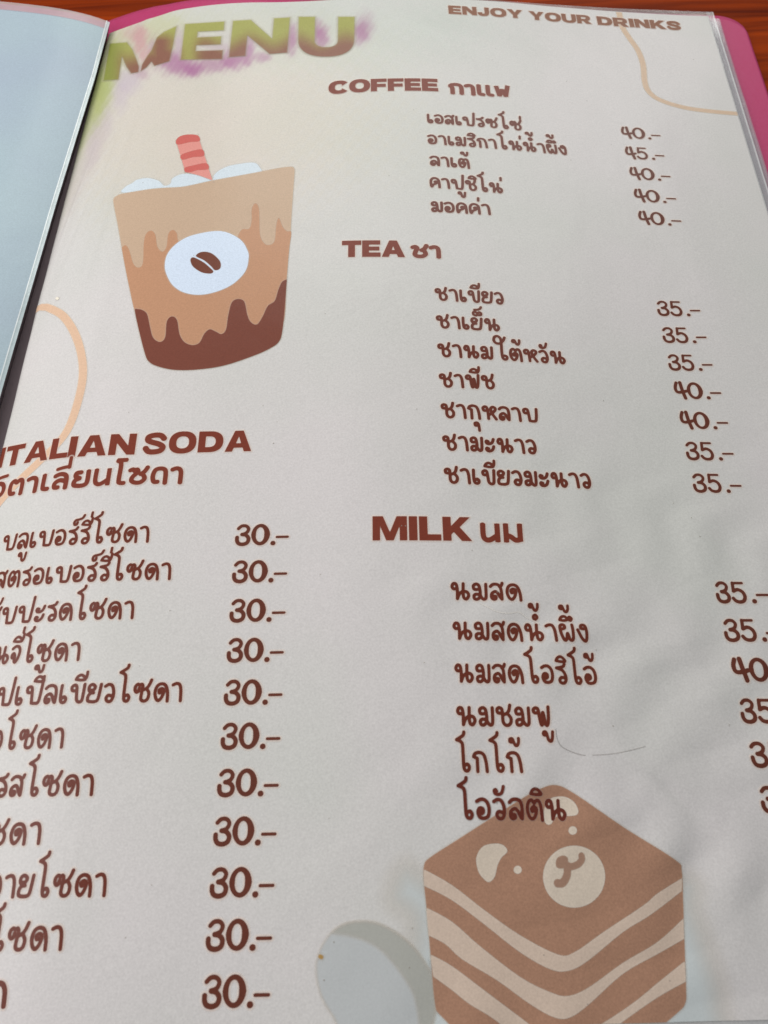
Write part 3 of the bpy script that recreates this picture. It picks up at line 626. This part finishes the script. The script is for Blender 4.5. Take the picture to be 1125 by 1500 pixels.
bands = [
 [(117,296),(200,343),(300,420),(400,490),(510,546),(560,538),(640,482),(760,402),(800,368),(873,322),(873,322),(872,360),(872,360),(780,430),(700,480),(600,562),(545,592),(490,590),(400,540),(300,462),(200,387),(118,345),(118,345)],
 [(124,408),(200,450),(280,520),(400,612),(490,657),(540,667),(600,642),(700,570),(800,510),(877,440),(877,440),(879,500),(879,500),(800,545),(700,602),(600,692),(545,730),(500,730),(430,692),(330,620),(230,560),(180,515),(131,490),(131,490)],
 [(136,545),(200,580),(300,655),(400,730),(470,780),(540,790),(600,768),(660,735),(740,680),(800,630),(881,565),(881,565),(884,625),(884,625),(800,672),(700,742),(640,790),(540,860),(450,840),(330,740),(250,690),(200,650),(145,610),(145,610)]]
for b in bands: draw('cake_cream_layer', [('p', [uv(cr(K(b), 4))])], lin((214, 192, 174)), 5, cell=.25, ha=0)
Kc = lambda p: crop(650, 950, 4.6875, p)
CRM = lin((220, 204, 186))
draw('bear_ear', [fill(K([(325,221),(350,226),(362,244),(345,262),(333,285),(325,318),(308,334),(290,322),(276,300),(271,262),(290,230)]))], CRM, 5, cell=.25, ha=0)
draw('bear_ear', [fill(Kc([(725,1040),(760,1020),(830,1018),(890,1050),(922,1105),(915,1140),(870,1150),(790,1150),(755,1170),(742,1200),(715,1210),(692,1185),(690,1100)]))], CRM, 5, cell=.25, ha=0)
for (x, y, r) in ((392, 298, 12), (553, 183, 12.5)):
    draw('bear_eye', [fill(K([(x + r * math.cos(a), y + r * math.sin(a)) for a in np.linspace(0, 2 * math.pi, 9)[:-1]]))], CRM, 5, cell=.2, ha=0)
draw('bear_muzzle', [fill(K([(557 + 91 * math.cos(a), 318 + 91 * math.sin(a)) for a in np.linspace(0, 2 * math.pi, 13)[:-1]]))], CRM, 5, cell=.25, ha=0)
Nz = lambda p: crop(700, 1220, 5.625, p)
draw('bear_nose', [fill(Nz([(640,245),(655,205),(700,186),(738,205),(742,250),(735,280),(690,294),(650,285)])), ('s', uv(cr(Nz([(735,265),(770,278),(825,258),(855,220),(853,190)]), 5)), .62, False), ('s', uv(cr(Nz([(735,285),(735,340),(715,390),(690,415),(655,415)]), 5)), .72, False)], lin((168, 132, 112)), 6.4, cell=.18, ha=0)
Q = lambda p: crop(440, 1320, 5.114, p)
plate = Q([(118,520),(125,440),(160,340),(230,240),(330,175),(450,155),(560,165),(660,205),(760,270),(860,365),(950,490),(1000,600),(1015,720),(1010,820),(990,920),(960,1000),(600,1060),(330,1000),(250,870),(180,760),(135,640)])
cres = Q([(245,235),(330,175),(450,155),(560,165),(660,205),(760,270),(860,365),(950,490),(1000,600),(1015,720),(1010,820),(990,920),(940,990),(895,930),(880,820),(850,700),(790,590),(710,480),(620,380),(530,315),(430,275),(330,250)])
draw('round_plate', [fill(plate)], lin((198, 202, 203)), 2, cell=.35, ha=.1, hw=.6, alpha=.9, soft=.5, amt=.05)
draw('plate_rim', [fill(cres)], lin((182, 185, 178)), 3, cell=.35, ha=0, hw=.6, alpha=.75, soft=.6, amt=.05)
# ---- pen hair line and specks left on the pocket
hair = [('s', uv(cr([(814, 1068), (816, 1082), (822, 1093), (834, 1100), (848, 1105), (857, 1106.5)], 5)), .085, False), ('s', uv(cr([(868, 1106), (890, 1105), (915, 1101), (945, 1093.5)], 5)), .07, False)]
draw('pen_scratch', hair, lin((128, 128, 138)), 4, cell=.07, ha=0, hw=.1, soft=.06, alpha=.7)
draw('pen_scratch', [('s', uv(cr([(704, 884), (716, 890), (728, 896), (745, 898.5), (760, 897), (772, 905), (790, 914)], 5)), .09, False)], lin((246, 242, 236)), 4, cell=.07, ha=0, hw=.1, soft=.06, alpha=.8)
sp = []
for k in range(46):
    x, y = rng.uniform(120, 1080), rng.uniform(60, 1480); a = uv([(x, y)])[0]; r = rng.uniform(.05, .11)
    sp.append(('s', np.array([a, a + rng.uniform(-.12, .12, 2)]), r, False))
o = draw('dust_speck', sp[:46], lin((120, 112, 104)), 8, cell=.06, ha=0, hw=.05, soft=.04, alpha=.75); o['kind'] = 'stuff'
draw('crumb', [('s', uv([(469, 1401), (471, 1402)]), .35, False)], lin((176, 140, 84)), 8, cell=.1, ha=.3, label='yellow-brown crumb stuck on the sleeve')
draw('crumb', [('s', uv([(83, 437), (85, 438)]), .42, False)], lin((240, 232, 214)), 8, cell=.1, ha=.1, label='pale crumb stuck on the sleeve')
# ------------------------------------------------------------------ clear pockets, covers, under-sheets
def plastic(name, tint=(.80, .80, .82), alpha=.35, rough=.18):
    m, nt, bs = mat(name); tc = N(nt, 'ShaderNodeTexCoord')
    n = N(nt, 'ShaderNodeTexNoise'); n.inputs['Scale'].default_value = 160; n.inputs['Detail'].default_value = 3
    nt.links.new(tc.outputs['Object'], n.inputs['Vector'])
    b = N(nt, 'ShaderNodeBump'); b.inputs['Strength'].default_value = .5; b.inputs['Distance'].default_value = .0004
    nt.links.new(n.outputs['Fac'], b.inputs['Height']); nt.links.new(b.outputs[0], bs.inputs['Normal'])
    r = N(nt, 'ShaderNodeMapRange'); r.inputs[3].default_value = alpha * .8; r.inputs[4].default_value = alpha * 1.2
    nt.links.new(n.outputs['Fac'], r.inputs[0]); nt.links.new(r.outputs[0], bs.inputs['Alpha'])
    bs.inputs['Base Color'].default_value = (*tint, 1); bs.inputs['Roughness'].default_value = rough
    bs.inputs['Specular IOR Level'].default_value = .5; bs.inputs['Coat Weight'].default_value = .45; bs.inputs['Coat Roughness'].default_value = .08
    return m
def sheet_patch(name, u0, u1, v0, v1, h, parent, m, nu=8, nv=160, wav=0.0, taper=0.0):
    g, k = np.meshgrid(np.linspace(u0, u1, nu), np.linspace(v0, v1, nv), indexing='ij'); g = g.ravel(); k = k.ravel()
    if taper: k = v0 + (k - v0) * np.clip((g - u0) / taper, .02, 1)
    hh = h + wav * np.sin(k * .09 + u0) * np.sin(g * .3)
    return mesh(name, surf(g, k, hh), grid_faces(nu, nv), parent, m)
M_['film'] = plastic('clear_film', (.60, .61, .62), .34)
M_['film2'] = plastic('clear_film_layers', (.50, .47, .50), .42)
M_['weld'] = plastic('film_weld', (.80, .80, .79), .55, .3)
sheet_patch('sleeve_margin', 209.6, 211.6, VMIN - 2, 299.2, .06, root, M_['film'])
sheet_patch('sleeve_margin', 120.0, 211.6, 296.9, 299.2, .06, root, M_['film'], 90, 8, 0, 75.0)
sheet_patch('sleeve_weld', 211.6, 212.1, VMIN - 2, 299.2, .07, root, M_['weld'], 3)
for k, (du, dz, dv) in enumerate([(1.9, -.7, -.6), (3.4, -1.3, -2.2), (4.2, -1.8, .1)]):
    sheet_patch('lower_sleeve', 206.0, 210.8 + du, 0, 298.6 + dv, dz, root, M_['film2'], 6, 120, .12)
M_['under'] = paper_mat('under_sheet_paper', (.66, .65, .64), attr=False)
sheet_patch('under_sheet', -6, 209.7, VMIN - 1.2, 296.4, -.45, root, M_['under'], 60, 80)
m, nt, bs = mat('pink_cover'); M_['cover'] = m
tc = N(nt, 'ShaderNodeTexCoord'); n = N(nt, 'ShaderNodeTexNoise'); n.inputs['Scale'].default_value = 900; n.inputs['Detail'].default_value = 3
nt.links.new(tc.outputs['Object'], n.inputs['Vector'])
rp = N(nt, 'ShaderNodeMix', data_type='RGBA'); rp.inputs[6].default_value = (*lin((184, 54, 102)), 1); rp.inputs[7].default_value = (*lin((190, 66, 114)), 1)
nt.links.new(n.outputs['Fac'], rp.inputs[0]); nt.links.new(rp.outputs[2], bs.inputs['Base Color'])
b = N(nt, 'ShaderNodeBump'); b.inputs['Strength'].default_value = .4; b.inputs['Distance'].default_value = .0001
nt.links.new(n.outputs['Fac'], b.inputs['Height']); nt.links.new(b.outputs[0], bs.inputs['Normal'])
bs.inputs['Roughness'].default_value = .42; bs.inputs['Specular IOR Level'].default_value = .22; bs.inputs['Subsurface Weight'].default_value = .15; bs.inputs['Subsurface Radius'].default_value = (.002, .001, .001)
# right cover: rounded free corner, follows the pages
CH = -2.6
topc = uv([(163, 29), (201, 15.9), (225, 9.8), (249.5, 5.6), (281, 0)], CH)
def cover_top(u):
    return np.interp(u, [topc[0, 0] - 8, *topc[:, 0], 80, 120, 209], [topc[0, 1], *topc[:, 1], 301.8, 301.0, 301.6])
UR, RC = 224.0, 9.0
us = np.concatenate([np.linspace(-3, 205, 70), np.linspace(207, UR, 26)])
tvs = np.linspace(0, 1, 90) ** .6
V1 = []; 
for u in us:
    top = cover_top(u)
    if u > UR - RC: top -= RC - math.sqrt(max(RC ** 2 - (u - (UR - RC)) ** 2, 0))
    V1.append(np.stack([np.full(len(tvs), u), VMIN - 6 + (top - VMIN + 6) * tvs], 1))
V1 = np.array(V1).reshape(-1, 2)
cv = mesh('right_cover', surf(V1[:, 0], V1[:, 1], CH), grid_faces(len(us), len(tvs)), root, M_['cover'])
sol = cv.modifiers.new('thickness', 'SOLIDIFY'); sol.thickness = .0009; sol.offset = -1
# ---- left leaf: rises out of the gutter and rolls over
cont = [(161, 33), (150.5, 72), (140, 112), (130, 144), (120, 176), (101, 238), (82, 300), (61, 372), (40, 444), (20, 512), (0, 582)]
Zc = []
for (x, y) in cont:
    yy = ray_plane(x, y, -5)[1]
    zr = float(surf(np.array([2.0]), np.array([min(yy, 300.)]))[0, 2])
    Zc.append(ray_plane(x, y, zr + 5.0))
Zc = np.array(Zc)[::-1]                       # ascending in y
def lip(y):
    y = np.asarray(y, float)
    sx = (Zc[2, 0] - Zc[0, 0]) / (Zc[2, 1] - Zc[0, 1])
    x = np.where(y < Zc[0, 1], Zc[0, 0] + (y - Zc[0, 1]) * sx * .5, np.interp(y, Zc[:, 1], Zc[:, 0]))
    return x, np.interp(y, Zc[:, 1], Zc[:, 2])
YT = Zc[-1, 1]
def left_surf(s, y, h=0.0):
    x, z = lip(y); k = 15.0
    up = np.where(s >= 0, 6.6 * (1 - np.exp(-np.maximum(s, 0) / k)), 0) + .3 * np.sin(y * .035 + s * .05) * np.clip(s / 25, 0, 1)
    dn = np.where(s < 0, -(1 - np.cos(np.clip(-s / 2.2, 0, 1.5))) * 2.2 - np.maximum(-s - 3.3, 0), 0)
    px = x - np.where(s >= 0, s, .42 * np.abs(dn))
    sl = np.where(s >= 0, 6.6 / k * np.exp(-np.maximum(s, 0) / k), .4); nn = np.sqrt(1 + sl ** 2)
    return np.stack([px + sl / nn * h, y, z + up + dn + h / nn], -1)
def left_patch(name, s0, s1, y0, y1, h, m, ns=60, ny=120):
    g, k = np.meshgrid(s0 + (s1 - s0) * np.linspace(0, 1, ns) ** 1.6, np.linspace(y0, y1, ny), indexing='ij')
    return mesh(name, left_surf(g.ravel(), k.ravel(), h), grid_faces(ns, ny), root, m)
M_['lpaper'] = paper_mat('blank_paper_sky_tint', (.455, .57, .61), attr=False, alt=(.93, .88, .965))  # sky reflection put into the base colour of a white sheet
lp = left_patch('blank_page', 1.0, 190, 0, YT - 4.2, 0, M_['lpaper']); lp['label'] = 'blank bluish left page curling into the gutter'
M_['lfilm'] = plastic('milky_film', (.84, .86, .86), .42, .3)
M_['lfilm2'] = plastic('folded_film', (.60, .70, .72), .92, .3)
M_['lweld'] = plastic('folded_film_edge', (.84, .88, .88), .95, .3)
left_patch('sleeve_fold', -.25, .9, 0, YT, .05, M_['lfilm2'], 12)
left_patch('sleeve_fold', .85, 1.1, 0, YT, .3, M_['lweld'], 5)
m, nt, bs = mat('fold_shade'); bs.inputs['Base Color'].default_value = (.10, .075, .08, 1); bs.inputs['Roughness'].default_value = .45  # dark base paints the shade on the inner side of the sleeve fold
left_patch('fold_shade_strip', -9.0, -.2, 0, YT - .3, .0, m, 18)
left_patch('sleeve_margin', 1.0, 190, YT - 4.4, YT, .12, M_['lfilm'], 60, 10)
lc = left_patch('left_cover', 1.2, 196, 0, YT - .1, -1.1, M_['cover'], 60, 120)
sol = lc.modifiers.new('thickness', 'SOLIDIFY'); sol.thickness = .0009; sol.offset = 0
m, nt, bs = mat('gutter_shade'); bs.inputs['Base Color'].default_value = (.50, .39, .42, 1); bs.inputs['Roughness'].default_value = .4  # strip added over the cover; its tone stands in for gutter shade
sheet_patch('gutter_shade_strip', -7, 7, 0, 270, -2.15, root, m, 14, 60)
# ---- spine strip under the gutter
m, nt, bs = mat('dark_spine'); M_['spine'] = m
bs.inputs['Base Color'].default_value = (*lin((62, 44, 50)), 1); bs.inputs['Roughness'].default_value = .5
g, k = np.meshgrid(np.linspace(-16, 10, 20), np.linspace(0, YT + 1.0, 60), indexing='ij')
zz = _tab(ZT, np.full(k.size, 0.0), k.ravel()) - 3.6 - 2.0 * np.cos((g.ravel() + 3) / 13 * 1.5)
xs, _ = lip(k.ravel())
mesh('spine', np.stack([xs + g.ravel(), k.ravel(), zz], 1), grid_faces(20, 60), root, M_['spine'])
# ------------------------------------------------------------------ table
m, nt, bs = mat('varnished_wood'); tc = N(nt, 'ShaderNodeTexCoord'); mp = N(nt, 'ShaderNodeMapping')
mp.inputs['Scale'].default_value = (1.2, 16, 1); mp.inputs['Rotation'].default_value = (0, 0, math.radians(4))
nt.links.new(tc.outputs['Object'], mp.inputs['Vector'])
n = N(nt, 'ShaderNodeTexNoise'); n.inputs['Scale'].default_value = 9; n.inputs['Detail'].default_value = 8; n.inputs['Distortion'].default_value = 1.2
nt.links.new(mp.outputs[0], n.inputs['Vector'])
cr_ = N(nt, 'ShaderNodeValToRGB'); cr_.color_ramp.elements[0].position = .3; cr_.color_ramp.elements[0].color = (*lin((98, 28, 2)), 1)
cr_.color_ramp.elements[1].position = .72; cr_.color_ramp.elements[1].color = (*lin((168, 62, 5)), 1)
nt.links.new(n.outputs['Fac'], cr_.inputs[0]); nt.links.new(cr_.outputs[0], bs.inputs['Base Color'])
bs.inputs['Roughness'].default_value = .5; bs.inputs['Specular IOR Level'].default_value = .04; bs.inputs['Coat Weight'].default_value = .0; bs.inputs['Coat Roughness'].default_value = .12
n2 = N(nt, 'ShaderNodeTexNoise'); n2.inputs['Scale'].default_value = 300; nt.links.new(mp.outputs[0], n2.inputs['Vector'])
b = N(nt, 'ShaderNodeBump'); b.inputs['Strength'].default_value = .25; b.inputs['Distance'].default_value = .0003
nt.links.new(n2.outputs['Fac'], b.inputs['Height']); nt.links.new(b.outputs[0], bs.inputs['Normal'])
def tz(x): return -20.0 + .068 * x
xs = np.array([-500, 700.]); ys = np.array([-300, 900.])
g, k = np.meshgrid(xs, ys, indexing='ij')
top = np.stack([g.ravel(), k.ravel(), tz(g.ravel())], 1); bot = top - [0, 0, 25]
Vt = np.concatenate([top, bot]); Ft = [(0, 2, 3, 1), (4, 5, 7, 6), (0, 1, 5, 4), (1, 3, 7, 5), (3, 2, 6, 7), (2, 0, 4, 6)]
t = mesh('table_top', Vt, Ft, None, m, smooth=False); t['kind'] = 'structure'
